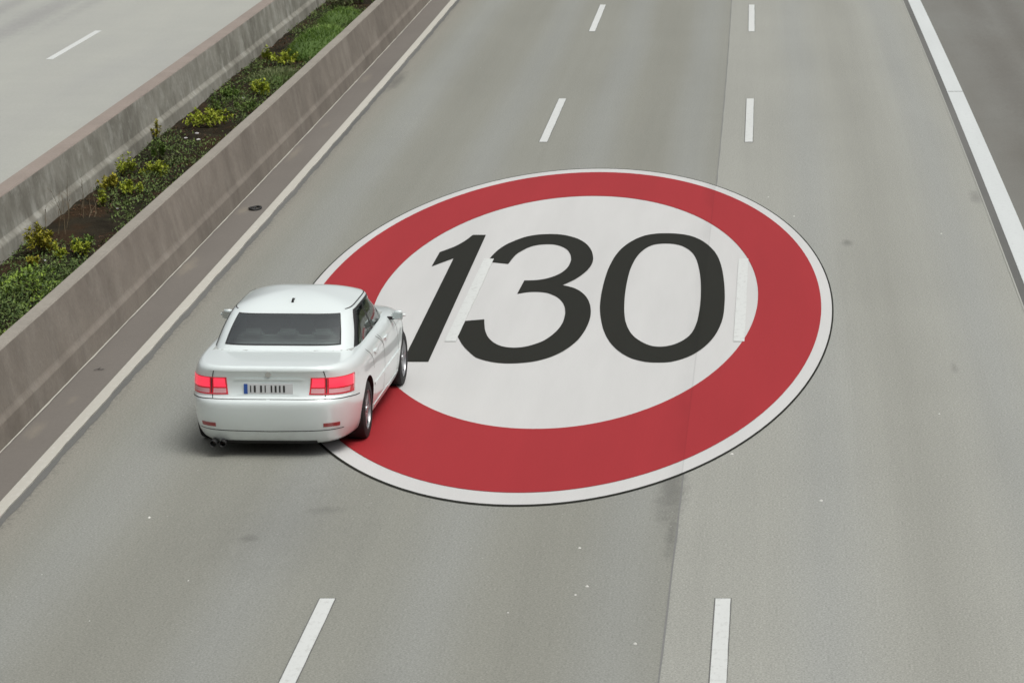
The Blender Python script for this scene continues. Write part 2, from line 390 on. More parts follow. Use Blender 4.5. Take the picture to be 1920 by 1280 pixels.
def sweep(name, prof, mats, idx, y0=0, y1=260, sub=2.0, wob=0.0, seed=1):
    """profile [(x,z)] swept along the road; idx = material per profile segment"""
    rr = random.Random(seed); v, f, mi = [], [], []
    n = len(prof); ys = []; y = y0
    while y < y1: ys.append(y); y += sub
    off = 0
    for k, y in enumerate(ys):
        off = off * .6 + rr.uniform(-wob, wob)
        for i, (x, z) in enumerate(prof):
            top = z > .6
            v.append((x + bend(y) + (off if top else off * .3), y, z + (off * .5 if top else 0)))
    for j in range(len(ys) - 1):
        for i in range(n - 1):
            f.append((j * n + i, j * n + i + 1, (j + 1) * n + i + 1, (j + 1) * n + i)); mi.append(idx[i])
    f.append(tuple(range(n))); mi.append(idx[0]); f.append(tuple(range((len(ys) - 1) * n, len(ys) * n))[::-1]); mi.append(idx[0])
    me = bpy.data.meshes.new(name); me.from_pydata(v, [], f); me.update()
    o = link(name, me, mats)
    for p, q in zip(me.polygons, mi): p.material_index = q
    bm = bmesh.new(); bm.from_mesh(me); bmesh.ops.recalc_face_normals(bm, faces=bm.faces); bm.to_mesh(me); bm.free()
    return o
near_w = sweep('concrete_barrier', [(-8.54, -.05), (-8.590, .235), (-8.598, .25), (-8.625, .29), (-8.636, .315), (-8.772, .885), (-8.785, .90), (-8.945, .90), (-8.958, .885), (-9.08, .3), (-9.1, -.05)],
               [M['wall_dirty'], M['wall_top']], [0, 0, 0, 0, 0, 1, 1, 1, 0, 0], sub=1.6, wob=.014, seed=2)
tag(near_w, 'brown stained concrete median barrier nearest the silver car', 'barrier', 'concrete median barriers')
far_w = sweep('concrete_barrier', [(-10.985, -.05), (-11.05, .285), (-11.06, .305), (-11.098, .345), (-11.115, .37), (-11.205, .885), (-11.218, .90), (-11.47, .90), (-11.482, .885), (-11.6, .3), (-11.66, -.05)],
              [M['wall_grey'], M['wall_top_far']], [0, 0, 0, 0, 0, 1, 1, 1, 0, 0], sub=1.0, wob=.006, seed=5)
tag(far_w, 'grey streaked concrete median barrier beside the opposite carriageway', 'barrier', 'concrete median barriers')

def m_soil():
    nb = N('median_soil'); o = nb.obj()
    a = nb.noise(o, 2.2, 5, .7); b = nb.noise(o, 30, 4, .7); c = nb.noise(nb.map(o, (1, .6, 1), (4, 4, 0)), 1.1, 4, .6)
    col = nb.mix(nb.rng(a, .35, .65, 0, 1), (.017, .014, .009), (.036, .030, .019))
    col = nb.mix(nb.math('MULTIPLY', nb.rng(c, .5, .62, 0, 1), .6), col, (.050, .028, .014))
    col = nb.mix(nb.math('MULTIPLY', nb.rng(c, .42, .32, 0, 1), .55), col, (.025, .034, .012))
    nb.set(Base_Color=nb.scale(col, nb.rng(b, .25, .75, .55, 1.45)), Roughness=1.0, Specular_IOR_Level=.1).bump(b, .9, .03)
    return nb.m
def soil_z(x, y):
    e = max(0.0, min(1.0, (x + 11.05) / .5)); return .10 + (.25 + .75 * e) * (.035 * math.sin(x * 3.1 + y * .7) + .03 * math.sin(y * 1.9 + 1.0) * math.sin(x * 5 + .3) + .02 * math.sin(y * 4.7 + x * 2))
v, f = [], []
ny = 480; nxs = 14
for j in range(ny + 1):
    y = 24 + j * .25
    for i in range(nxs + 1):
        x = -11.05 + 2.0 * i / nxs
        v.append((x + bend(y), y, soil_z(x, y) + random.uniform(-.012, .012)))
for j in range(ny):
    for i in range(nxs):
        p = j * (nxs + 1) + i; f.append((p, p + 1, p + nxs + 2, p + nxs + 1))
soil = pydata('median_soil', v, f, m_soil(), smooth=True)
tag(soil, 'dark earth strip between the two barriers', None, None, 'structure')

def m_leaf(name, a, b, trans=.25):
    nb = N(name); g = nb.n('ShaderNodeNewGeometry')
    col = nb.mix(g.outputs['Random Per Island'], a, b)
    nb.set(Base_Color=col, Roughness=.6, Specular_IOR_Level=.25)
    return nb.m
M['lime'] = m_leaf('lime_leaf', (.21, .27, .018), (.40, .44, .05))
M['olive'] = m_leaf('olive_leaf', (.21, .21, .018), (.38, .34, .035))
M['mid'] = m_leaf('mid_green_leaf', (.07, .13, .025), (.17, .25, .05))
M['dark'] = m_leaf('dark_green_leaf', (.045, .08, .025), (.11, .155, .05))
M['sage'] = m_leaf('sage_leaf', (.10, .125, .055), (.19, .22, .09))
M['grass'] = m_leaf('grass_blade', (.085, .16, .028), (.17, .26, .055))
M['thatch'] = m_leaf('old_thatch', (.075, .13, .026), (.075, .13, .026))
M['cover'] = m_leaf('creeping_leaf', (.045, .08, .022), (.16, .22, .06))
M['bright'] = m_leaf('bright_weed_leaf', (.10, .18, .02), (.24, .33, .05))
M['dry'] = m_leaf('dry_stalk', (.10, .075, .045), (.19, .15, .09))
M['rust'] = m_leaf('dead_leaf', (.055, .028, .014), (.15, .075, .035))
M['stem'] = m_leaf('plant_stem', (.07, .06, .025), (.11, .085, .035))

def leaf(v, f, p, d, up, L, wd, fold=.25):
    """one folded leaf: 6 verts, 4 triangles"""
    d = d.normalized(); s = d.cross(up)
    if s.length < 1e-3: s = Vector((1, 0, 0))
    s.normalize(); n = s.cross(d)
    k = len(v)
    m = p + d * L * .5 - n * wd * fold
    v += [p, p + d * L * .35 + s * wd * .5, p + d * L * .75 + s * wd * .36, p + d * L - n * L * .12, p + d * L * .75 - s * wd * .36, p + d * L * .35 - s * wd * .5, m]
    f += [(k, k + 1, k + 6), (k + 1, k + 2, k + 6), (k + 2, k + 3, k + 6), (k + 3, k + 4, k + 6), (k + 4, k + 5, k + 6), (k + 5, k, k + 6)]
def stalk(v, f, pts, r0, r1):
    k0 = len(v); n = len(pts)
    for i, p in enumerate(pts):
        r = r0 + (r1 - r0) * i / max(1, n - 1)
        for a in range(3):
            t = a * 2.094; v.append(p + Vector((math.cos(t) * r, math.sin(t) * r, 0)))
    for i in range(n - 1):
        for a in range(3):
            b = (a + 1) % 3; f.append((k0 + i * 3 + a, k0 + i * 3 + b, k0 + i * 3 + 3 + b, k0 + i * 3 + 3 + a))
def rnd_dir(rr, zmin=-.2):
    while True:
        d = Vector((rr.uniform(-1, 1), rr.uniform(-1, 1), rr.uniform(zmin, 1)))
        if .1 < d.length < 1: return d.normalized()

def shrub(name, label, x, y, wd, h, leafmat, sprigs=14, seed=1, L=.075, per=20, lean=0, cat='shrub', group='green shrubs growing in the median'):
    rr = random.Random(seed); z = soil_z(x - bend(y), y) - .02
    root = empty(name, (x, y, z)); tag(root, label, cat, group)
    v, f, sv, sf = [], [], [], []
    for i in range(sprigs):
        a = rr.uniform(0, 6.283); q = rr.random() ** .6
        tip = Vector((math.cos(a) * q * wd * .5 + lean * rr.uniform(0, 1), math.sin(a) * q * wd * .62, h * (rr.uniform(.55, 1.0) * (1 - .45 * q * q))))
        base = Vector((tip.x * .25, tip.y * .25, 0)); mid = base.lerp(tip, .55) + Vector((0, 0, h * .08))
        stalk(sv, sf, [base, mid, tip], .007, .003)
        ax = (tip - mid).normalized()
        for k in range(per):
            t = rr.uniform(.15, 1.0) ** .7
            p = (base.lerp(mid, t / .55) if t < .55 else mid.lerp(tip, (t - .55) / .45))
            ang = k * 2.4 + rr.uniform(-.3, .3)
            s1 = ax.cross(Vector((.3, .2, 1))).normalized() if ax.length else Vector((1, 0, 0)); s2 = ax.cross(s1)
            d = (s1 * math.cos(ang) + s2 * math.sin(ang)) * 1.0 + ax * rr.uniform(.1, .9) + Vector((0, 0, rr.uniform(-.2, .4)))
            ll = L * rr.uniform(.6, 1.25) * (1.1 - .35 * t)
            leaf(v, f, p, d, Vector((0, 0, 1)), ll, ll * rr.uniform(.42, .6))
    pydata('foliage', v, f, leafmat, root); pydata('stems', sv, sf, M['stem'], root)
    return root

PL = [  # label, x, y, width, height, leaf, sprigs, leaf length
 ('sprawling bright lime shrub, largest in the median, reaching from the far barrier', -10.46, 62.3, .85, .34, 'lime', 30, .085),
 ('small mid green sprig just behind the large sprawling lime shrub', -10.62, 64.2, .42, .30, 'mid', 12, .06),
 ('tiny yellowish tuft clinging to the foot of the far barrier', -11.02, 60.2, .22, .34, 'olive', 8, .06),
 ('narrow upright green plant beside the patch of red brown leaves', -10.53, 57.7, .22, .40, 'mid', 12, .07),
 ('low pale green rosette plant close to the near barrier top', -10.2, 57.2, .34, .2, 'sage', 12, .07),
 ('rounded yellow green shrub in the middle of the median', -10.27, 55.9, .44, .30, 'lime', 18, .075),
 ('yellow green shrub leaning against the foot of the grey barrier', -10.80, 56.2, .36, .36, 'lime', 15, .07),
 ('olive green bushy plant left of a low lime plant by the far barrier', -10.75, 54.6, .42, .30, 'olive', 18, .07),
 ('low spreading lime plant in front of the olive bushy plant', -10.39, 54.3, .42, .22, 'lime', 16, .07),
 ('slim drooping yellow green plant standing alone over bare soil', -10.60, 53.1, .18, .30, 'lime', 8, .065),
 ('grey green weedy plant half hidden by the near barrier', -10.0, 63.7, .55, .30, 'mid', 18, .06),
 ('tall golden olive shrub at the near end of the far barrier', -10.62, 48.5, .46, .42, 'olive', 22, .085),
 ('small golden plant at the foot of the tall golden olive shrub', -10.45, 47.5, .26, .17, 'olive', 9, .06),
 ('little bright yellow green plant between two weedy patches', -10.27, 48.15, .22, .22, 'lime', 9, .065),
 ('leafy green and lime plant beside the near barrier top edge', -10.02, 48.5, .38, .26, 'lime', 14, .065),
 ('mid green leafy plant behind the little bright yellow green one', -10.15, 49.3, .40, .22, 'mid', 14, .06),
 ('sprawling lime shrub in front of the round grass mound', -10.37, 71.7, .62, .28, 'lime', 20, .085),
 ('upright lime plant against the far barrier near the grass mound', -10.80, 72.0, .26, .36, 'lime', 9, .08),
 ('dark green round shrub against the far barrier foot', -10.66, 66.0, .36, .30, 'mid', 15, .075),
 ('broad bright lime shrub touching the near barrier top', -10.10, 66.2, .50, .30, 'lime', 20, .08),
 ('farthest dark olive shrub at the very end of the median', -10.70, 83.0, .60, .42, 'sage', 22, .08),
 ('pale green twiggy shrub beside the farthest dark olive shrub', -10.32, 83.6, .6, .36, 'mid', 22, .075),
]
for i, (lb, x, y, wd, h, lm, sp, L) in enumerate(PL):
    wd *= 1.15; h *= 1.15
    shrub('shrub' if h > .25 else 'low_plant', lb, x, y, wd, h, M[lm], sp, 100 + i, L, cat='shrub' if h > .25 else 'plant')

def grass_mound(label, x, y, rx, ry, h, n, seed, mat):
    rr = random.Random(seed); z0 = soil_z(x - bend(y), y) - .03
    root = empty('grass_mound', (x, y, z0)); tag(root, label, 'grass mound', 'grass mounds in the median')
    v, f = [], []
    for _ in range(n):
        a = rr.uniform(0, 6.283); q = math.sqrt(rr.random())
        p = Vector((math.cos(a) * q * rx, math.sin(a) * q * ry, 0)); p.z = h * (1 - q * q) * rr.uniform(.2, .9)
        d = Vector((rr.gauss(0, .45) + p.x * .8, rr.gauss(0, .45) + p.y * .4, 1)).normalized(); L = rr.uniform(.08, .2)
        s = Vector((d.y, -d.x, 0)); s = s.normalized() * .006 if s.length > 1e-3 else Vector((.006, 0, 0))
        k = len(v); tip = p + d * L + Vector((rr.gauss(0, .03), rr.gauss(0, .03), -.03))
        v += [p - s, p + s, p + d * L * .6 + s * .7, tip, p + d * L * .6 - s * .7]; f += [(k, k + 1, k + 2, k + 3, k + 4)]
    pydata('blades', v, f, M[mat], root)
    # core of old thatch that the blades stand in
    bm = bmesh.new(); bmesh.ops.create_uvsphere(bm, u_segments=20, v_segments=10, radius=1)
    for q in bm.verts: q.co = Vector((q.co.x * rx * .93, q.co.y * ry * .93, max(-.02, q.co.z * h * .8 + rr.uniform(-.015, .015))))
    me = bpy.data.meshes.new('thatch'); bm.to_mesh(me); bm.free(); me.shade_smooth(); link('thatch', me, M['thatch'], root)
grass_mound('large round mound of fine green grass in the median', -10.02, 74.8, .66, 2.9, .50, 9000, 5, 'grass')
grass_mound('smaller bright grass tuft behind the large round mound', -10.25, 80.2, .50, 1.5, .34, 2600, 6, 'grass')
grass_mound('low olive grey grass patch in front of the upright lime plant', -10.20, 68.9, .55, 1.5, .20, 2600, 7, 'sage')

# dense weeds at the near end: nobody could count them
rr = random.Random(77); v, f, v2, f2 = [], [], [], []
for _ in range(15000):
    y = rr.uniform(38, 47.2); x = rr.uniform(-11.0, -9.1)
    lim = 46.6 - max(0, (-x - 10.3)) * 1.2
    if y > lim: continue
    h = .10 + .30 * (.5 + .5 * math.sin(x * 5.1 + y * 1.3) * math.sin(y * 2.2 + x)) * min(1, (lim - y) / .6 + .3)
    p = Vector((x + bend(y), y, soil_z(x, y) + h * rr.uniform(.1, 1)))
    if math.sin(x * 4.3 + y * 2.1) + math.sin(y * 3.7 - x * 2.2) + rr.gauss(0, .5) > .75: leaf(v2, f2, p, rnd_dir(rr, .1), Vector((0, 0, 1)), rr.uniform(.045, .085), rr.uniform(.02, .036))
    else: leaf(v, f, p, rnd_dir(rr, -.1), Vector((0, 0, 1)), rr.uniform(.035, .075), rr.uniform(.018, .034))
tag(pydata('weeds', v, f, M['cover']), 'thick patch of dark green weeds at the near end of the median', 'weeds', None, 'stuff')
tag(pydata('weeds', v2, f2, M['bright']), 'brighter green leafy weeds growing through the thick weed patch', 'weeds', None, 'stuff')
v, f = [], []
for _ in range(27000):
    y = rr.uniform(44, 92); x = rr.uniform(-10.98, -9.3)
    c = math.sin(x * 2.3 + y * .55 + 1) + math.sin(y * 1.13 + 2.1 * x) * .8 + (x + 10.3) * .9
    if c < rr.uniform(-.9, .4): continue
    p = Vector((x + bend(y), y, soil_z(x, y) + rr.uniform(.01, .06 + .10 * max(0, min(1, (x + 10.5) / .7)))))
    leaf(v, f, p, rnd_dir(rr, 0), Vector((0, 0, 1)), rr.uniform(.03, .075), rr.uniform(.012, .03))
tag(pydata('ground_cover', v, f, M['cover']), 'low dark green creeping weeds on the median soil', 'weeds', None, 'stuff')
v, f = [], []
for _ in range(6000):
    y = rr.uniform(44, 92); x = rr.uniform(-10.98, -9.2)
    if math.sin(x * 2.9 - y * .8) + math.sin(y * 1.7) * .7 < rr.uniform(-.6, .8): continue
    p = Vector((x + bend(y), y, soil_z(x, y) + rr.uniform(.01, .03)))
    d = rnd_dir(rr, -.1); d.z *= .4
    leaf(v, f, p, d, Vector((0, 0, 1)), rr.uniform(.03, .07), rr.uniform(.015, .035))
tag(pydata('dead_leaves', v, f, M['rust']), 'rust brown dead leaves littering the median soil', 'dead leaves', None, 'stuff')
def stalks(label, x, y, sp, h, n, seed):
    rr = random.Random(seed); z = soil_z(x - bend(y), y); root = empty('dry_stalks', (x, y, z)); tag(root, label, 'dry stalks', 'dry stalks by the far barrier')
    for i in range(n):
        v, f = [], []
        b = Vector((rr.uniform(-.15, .15), rr.uniform(-sp, sp), -.02)); tp = b + Vector((rr.gauss(0, .06), rr.gauss(0, .12), h * rr.uniform(.55, 1)))
        stalk(v, f, [b, b.lerp(tp, .5) + Vector((rr.gauss(0, .01), rr.gauss(0, .02), 0)), tp], .006, .002)
        for k in range(5):
            p = b.lerp(tp, rr.uniform(.4, 1)); q = p + Vector((rr.gauss(0, .05), rr.gauss(0, .07), rr.uniform(.03, .1))); stalk(v, f, [p, q], .003, .0015)
        pydata('stalk', v, f, M['dry'], root)
stalks('bare dry weed stalks against the grey barrier above the golden shrub', -10.75, 50.8, .9, .72, 9, 4)
stalks('thin dead stems beside the slim drooping plant', -10.55, 51.9, .5, .35, 5, 9)

# litter on the soil, each scrap a crumpled piece
mlit = N('white_paper').set(Base_Color=(.62, .62, .6, 1), Roughness=.7).m
def scrap(label, x, y, s, seed):
    rr = random.Random(seed); bm = bmesh.new(); bmesh.ops.create_icosphere(bm, subdivisions=1, radius=s)
    for q in bm.verts: q.co = Vector((q.co.x * rr.uniform(.6, 1.3), q.co.y * rr.uniform(.7, 1.6), q.co.z * rr.uniform(.3, .7)))
    me = bpy.data.meshes.new('litter_scrap'); bm.to_mesh(me); bm.free()
    o = link('litter_scrap', me, mlit); o.location = (x, y, soil_z(x - bend(y), y) + s * .5); o.rotation_euler = (0, 0, rr.uniform(0, 6)); tag(o, label, 'litter', 'white scraps on the median soil')
scrap('white scrap of three, the one nearest the large sprawling lime shrub', -10.45, 61.05, .035, 1)
scrap('white scrap of three, the leftmost on bare soil below the lime shrub', -10.58, 60.6, .034, 2)
scrap('white scrap of three, closest to the near barrier', -10.34, 60.5, .036, 3)
scrap('single white scrap beside the broad bright lime shrub', -10.36, 65.8, .033, 4)
scrap('tiny white scrap on soil in front of the slim drooping plant', -10.34, 52.9, .022, 5)
scrap('pale scrap behind the large round grass mound', -10.66, 79.0, .05, 6)
scrap('small pale scrap beside the tall golden olive shrub', -10.38, 47.75, .025, 7)

# ------------------------------------------------------------------ small things on the gutter
mrub = N('black_rubber').set(Base_Color=(.018, .018, .017, 1), Roughness=.6).m
bm = bmesh.new(); nseg, ns = 28, 8; vs_ = []
for i in range(nseg):
    a = 2 * math.pi * i / nseg; rx = .088 + .006 * math.sin(3 * a); ry = .15
    for j in range(ns):
        b = 2 * math.pi * j / ns; rr_ = .016 * math.cos(b)
        vs_.append(bm.verts.new((math.cos(a) * (rx + rr_), math.sin(a) * (ry + rr_ * 1.6), .016 + .016 * math.sin(b) + .006 * math.sin(2 * a))))
for i in range(nseg):
    for j in range(ns): bm.faces.new((vs_[i * ns + j], vs_[((i + 1) % nseg) * ns + j], vs_[((i + 1) % nseg) * ns + (j + 1) % ns], vs_[i * ns + (j + 1) % ns]))
me = bpy.data.meshes.new('rubber_ring'); bm.to_mesh(me); bm.free(); me.shade_smooth()
rb = link('rubber_ring', me, mrub)
bm = bmesh.new(); bmesh.ops.create_cube(bm, size=1, matrix=Matrix.Diagonal((.022, .30, .02, 1))); bmesh.ops.bevel(bm, geom=bm.edges[:], offset=.004, segments=1)
me = bpy.data.meshes.new('bar'); bm.to_mesh(me); bm.free(); br = link('bar', me, mrub, rb); br.location = (-.004, 0, .014)
rb.location = (-8.235 + bend(53.3), 53.3, .002); tag(rb, 'black rubber ring lying on the dark strip beside the barrier', 'rubber ring')
mtw = N('dark_scrap').set(Base_Color=(.03, .028, .025, 1), Roughness=.8).m
v, f = [], []
stalk(v, f, [Vector((-.05, 0, .012)), Vector((-.01, .03, .02)), Vector((.03, .02, .012)), Vector((.055, .09, .01))], .011, .008)
stalk(v, f, [Vector((-.01, .03, .015)), Vector((.0, .16, .012))], .009, .005)
tw = pydata('rubber_scrap', v, f, mtw); tw.location = (-8.32, 41.0, 0); tag(tw, 'small dark twisted scrap on the dark strip near the car', 'debris')
# grit specks on the carriageway
v, f = [], []
rr = random.Random(31)
for (x, y, s) in [(-3.52, 34.9, .016), (-1.98, 32.6, .02), (-1.83, 31.2, .022), (-1.92, 30.9, .016), (-2.5, 30.3, .014), (-1.3, 29.3, .022), (-.55, 36.6, .026), (.4, 34.5, .024), (-6.4, 33.8, .022), (-5.6, 31.4, .012),
                  (1.8, 38.6, .018), (2.3, 29.6, .02), (.2, 52.6, .02), (-.2, 54.5, .02), (2.4, 51.0, .02), (-2.6, 26.9, .018), (-1.35, 27.6, .02), (-4.1, 36.0, .014)] + [(rr.uniform(-7.5, 3), rr.uniform(24, 85), rr.uniform(.005, .009)) for _ in range(50)]:
    k = len(v)
    for a in range(5):
        t = a * 1.2566 + rr.uniform(-.3, .3); s_ = s * .8; v.append(Vector((x + bend(y) + math.cos(t) * s_, y + math.sin(t) * s * 1.3, .0)))
    v.append(Vector((x + bend(y), y, s * .6)))
    for a in range(5): f.append((k + a, k + (a + 1) % 5, k + 5))
tag(pydata('grit', v, f, N('pale_grit').set(Base_Color=(.62, .62, .58, 1), Roughness=.8).m), 'scattered pale grit specks on the carriageway', 'grit', None, 'stuff')

# ------------------------------------------------------------------ the silver saloon car
#CAR_BEGIN
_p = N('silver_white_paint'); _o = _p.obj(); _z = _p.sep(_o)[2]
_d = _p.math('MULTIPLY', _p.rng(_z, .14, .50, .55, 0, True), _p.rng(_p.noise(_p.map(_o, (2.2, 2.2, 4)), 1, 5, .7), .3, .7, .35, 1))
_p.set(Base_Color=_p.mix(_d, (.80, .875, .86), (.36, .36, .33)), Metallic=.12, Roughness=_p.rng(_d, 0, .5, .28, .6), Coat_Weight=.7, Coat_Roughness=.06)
M['car_paint'] = _p.m
_g = N('tinted_glass'); _t = _g.t
_tr = _t.nodes.new('ShaderNodeBsdfTransparent'); _tr.inputs[0].default_value = (.76, .86, .84, 1)
_gl = _t.nodes.new('ShaderNodeBsdfGlossy'); _gl.inputs[0].default_value = (.95, 1, .99, 1); _gl.inputs['Roughness'].default_value = .04
_fr = _t.nodes.new('ShaderNodeFresnel'); _fr.inputs[0].default_value = 2.8
_mx = _t.nodes.new('ShaderNodeMixShader')
_t.links.new(_fr.outputs[0], _mx.inputs[0]); _t.links.new(_tr.outputs[0], _mx.inputs[1]); _t.links.new(_gl.outputs[0], _mx.inputs[2])
_t.links.new(_mx.outputs[0], _t.nodes['Material Output'].inputs['Surface'])
M['glass'] = _g.m
M['fabric'] = N('grey_seat_fabric').set(Base_Color=(.27, .285, .27, 1), Roughness=.9).m
M['trim_grey'] = N('grey_cabin_trim').set(Base_Color=(.38, .40, .38, 1), Roughness=.85).m
M['mirror'] = N('mirror_silver').set(Base_Color=(.5, .54, .54, 1), Metallic=.9, Roughness=.15).m
M['plastic'] = N('black_plastic').set(Base_Color=(.018, .018, .018, 1), Roughness=.55).m
M['gap'] = N('panel_gap').set(Base_Color=(.03, .03, .03, 1), Roughness=.8).m
M['chrome'] = N('chrome').set(Base_Color=(.75, .76, .76, 1), Metallic=1.0, Roughness=.18).m
M['tyre'] = N('tyre_rubber').set(Base_Color=(.014, .014, .014, 1), Roughness=.75).m
M['alloy'] = N('alloy').set(Base_Color=(.42, .43, .44, 1), Metallic=.85, Roughness=.35).m
M['lens_red'] = N('red_lens').set(Base_Color=(.50, .010, .022, 1), Roughness=.12, Coat_Weight=.8, Emission_Color=(1, .05, .08, 1), Emission_Strength=.10).m
M['lamp_red'] = N('lit_red_lamp').set(Base_Color=(.7, .02, .03, 1), Roughness=.15, Coat_Weight=.8, Emission_Color=(1, .05, .11, 1), Emission_Strength=.72).m
M['lens_clear'] = N('clear_lens').set(Base_Color=(.70, .34, .36, 1), Roughness=.12, Coat_Weight=.8).m
M['lens_dull'] = N('bumper_reflector').set(Base_Color=(.32, .05, .05, 1), Roughness=.2, Coat_Weight=.5).m
M['plate'] = N('plate_white').set(Base_Color=(.66, .68, .68, 1), Roughness=.45).m
M['plate_blue'] = N('plate_blue').set(Base_Color=(.03, .10, .38, 1), Roughness=.45).m
M['ink'] = N('plate_ink').set(Base_Color=(.03, .03, .03, 1), Roughness=.5).m

car = empty('car', (-5.56, 36.35, 0), -R(1.9)); car.scale = (1.03, 1.03, 1.03)
tag(car, 'silver white four door saloon car with lit red tail lights beside the painted sign', 'car')

def interp(tab, t):
    """smooth table lookup, tab = [(t, a, b, ...)]"""
    if t <= tab[0][0]: return tab[0][1:]
    for i in range(len(tab) - 1):
        if t <= tab[i + 1][0]:
            a, b = tab[i], tab[i + 1]; h = (t - a[0]) / (b[0] - a[0])
            p0 = tab[max(0, i - 1)]; p3 = tab[min(len(tab) - 1, i + 2)]; out = []
            for k in range(1, len(a)):
                m1 = (b[k] - p0[k]) / (b[0] - p0[0]) * (b[0] - a[0]); m2 = (p3[k] - a[k]) / (p3[0] - a[0]) * (b[0] - a[0])
                h2, h3 = h * h, h ** 3
                out.append((2 * h3 - 3 * h2 + 1) * a[k] + (h3 - 2 * h2 + h) * m1 + (-2 * h3 + 3 * h2) * b[k] + (h3 - h2) * m2)
            return tuple(out)
    return tab[-1][1:]
#        z     half width  rear y  front y   roundness
BODY = [(.140, .80, .15, 4.22, 5.0), (.185, .855, .105, 4.30, 5.2), (.28, .890, .065, 4.40, 5.5), (.42, .907, .028, 4.44, 5.6), (.52, .918, .006, 4.45, 5.6),
        (.59, .921, .0, 4.44, 5.6), (.625, .921, .018, 4.42, 5.6), (.655, .920, .055, 4.40, 5.6), (.74, .917, .085, 4.36, 5.6), (.83, .908, .090, 4.30, 5.6),
        (.885, .893, .078, 4.24, 5.6), (.925, .872, .066, 4.15, 5.6), (.955, .848, .070, 4.05, 5.6), (.975, .815, .095, 3.95, 5.6)]
ZTOP = BODY[-1][0]
def zscale(y):
    t = max(0, y - 2.7); return 1.0 - .085 * t * t
def sq(sx, sy, n):
    k = (abs(sx) ** n + abs(sy) ** n) ** (-1 / n) if (sx or sy) else 1
    return sx * k, sy * k
def per(p):
    """p: 0 rear centre, 1 rear right corner, 2 side middle, 3 front right corner, 4 front centre; negative = left"""
    s = 1 if p >= 0 else -1; p = abs(p)
    if p <= 1: return (s * p, -1)
    if p <= 3: return (s, p - 2)
    return (s * (4 - p), 1)
def body_pt(p, z, r=1.0):
    """point of the lower body; z <= ZTOP on the flanks; r < 1 moves in over the deck"""
    hw, ys, ye, n = interp(BODY, z)
    X, Y = sq(*per(p), n); ym, hl = (ys + ye) / 2, (ye - ys) / 2
    x, y = X * hw * r, ym + Y * hl * r
    zz = z
    if r < 1: zz = z + .028 * (1 - r ** 3)
    f = zscale(y)
    zz = .45 + (zz - .45) * f if zz > .45 else zz
    return Vector((x, y, zz))
GH = [(0, .92, .800, .72, 3.42), (.15, .980, .782, .83, 3.27), (.5, 1.125, .738, 1.075, 3.02), (.8, 1.238, .690, 1.29, 2.84), (.93, 1.287, .663, 1.405, 2.88), (1.0, 1.315, .635, 1.50, 2.83)]
def gh_pt(p, c, r=1.0):
    z, hw, ys, ye = interp(GH, c)
    X, Y = sq(*per(p), 5.6); ym, hl = (ys + ye) / 2, (ye - ys) / 2
    return Vector((X * hw * r, ym + Y * hl * r, z + (.122 * (1 - r ** 2.3) if r < 1 else 0)))
def surf_n(fn, p, q):
    e = .004
    a = fn(p + e, q) - fn(p - e, q); b = fn(p, q + e * .5) - fn(p, q - e * .5)
    n = a.cross(b); n.normalize()
    return n
def patch(name, fn, quad, off, mat, parent, nu=12, nv=6, th=.006, cen=Vector((0, 2.2, .6))):
    """pane / lamp / trim lying proud of a surface: quad = 4 (p,q) corners, skirt back to the surface"""
    (a, b, c, d) = quad; v, f = [], []
    for j in range(nv + 1):
        for i in range(nu + 1):
            s, t = i / nu, j / nv
            p = (a[0] * (1 - s) + b[0] * s) * (1 - t) + (d[0] * (1 - s) + c[0] * s) * t
            q = (a[1] * (1 - s) + b[1] * s) * (1 - t) + (d[1] * (1 - s) + c[1] * s) * t
            n = surf_n(fn, p, q); P = fn(p, q)
            if n.dot(P - cen) < 0: n = -n
            v.append(P + n * off)
            edge = (i in (0, nu)) or (j in (0, nv))
    W_ = nu + 1
    for j in range(nv):
        for i in range(nu): f.append((j * W_ + i, j * W_ + i + 1, (j + 1) * W_ + i + 1, (j + 1) * W_ + i))
    loop = [i for i in range(W_)] + [j * W_ + nu for j in range(1, nv + 1)] + [nv * W_ + i for i in range(nu - 1, -1, -1)] + [j * W_ for j in range(nv - 1, 0, -1)]
    k = len(v)
    for i in loop:
        P = v[i]; v.append(P + (cen - P).normalized() * th * 1.6)
    L_ = len(loop)
    for i in range(L_): f.append((loop[i], loop[(i + 1) % L_], k + (i + 1) % L_, k + i))
    me = bpy.data.meshes.new(name); me.from_pydata(v, [], f); me.update()
    bm = bmesh.new(); bm.from_mesh(me); bmesh.ops.recalc_face_normals(bm, faces=bm.faces)
    c0 = sum((q.calc_center_median() for q in bm.faces), Vector()) / len(bm.faces)
    bm.faces.ensure_lookup_table(); m_ = bm.faces[(nu * nv) // 2]
    if m_.normal.dot(m_.calc_center_median() - cen) < 0: bmesh.ops.reverse_faces(bm, faces=bm.faces)
    bm.to_mesh(me); bm.free(); me.shade_smooth(); me.set_sharp_from_angle(angle=R(45))
    return link(name, me, mat, parent)
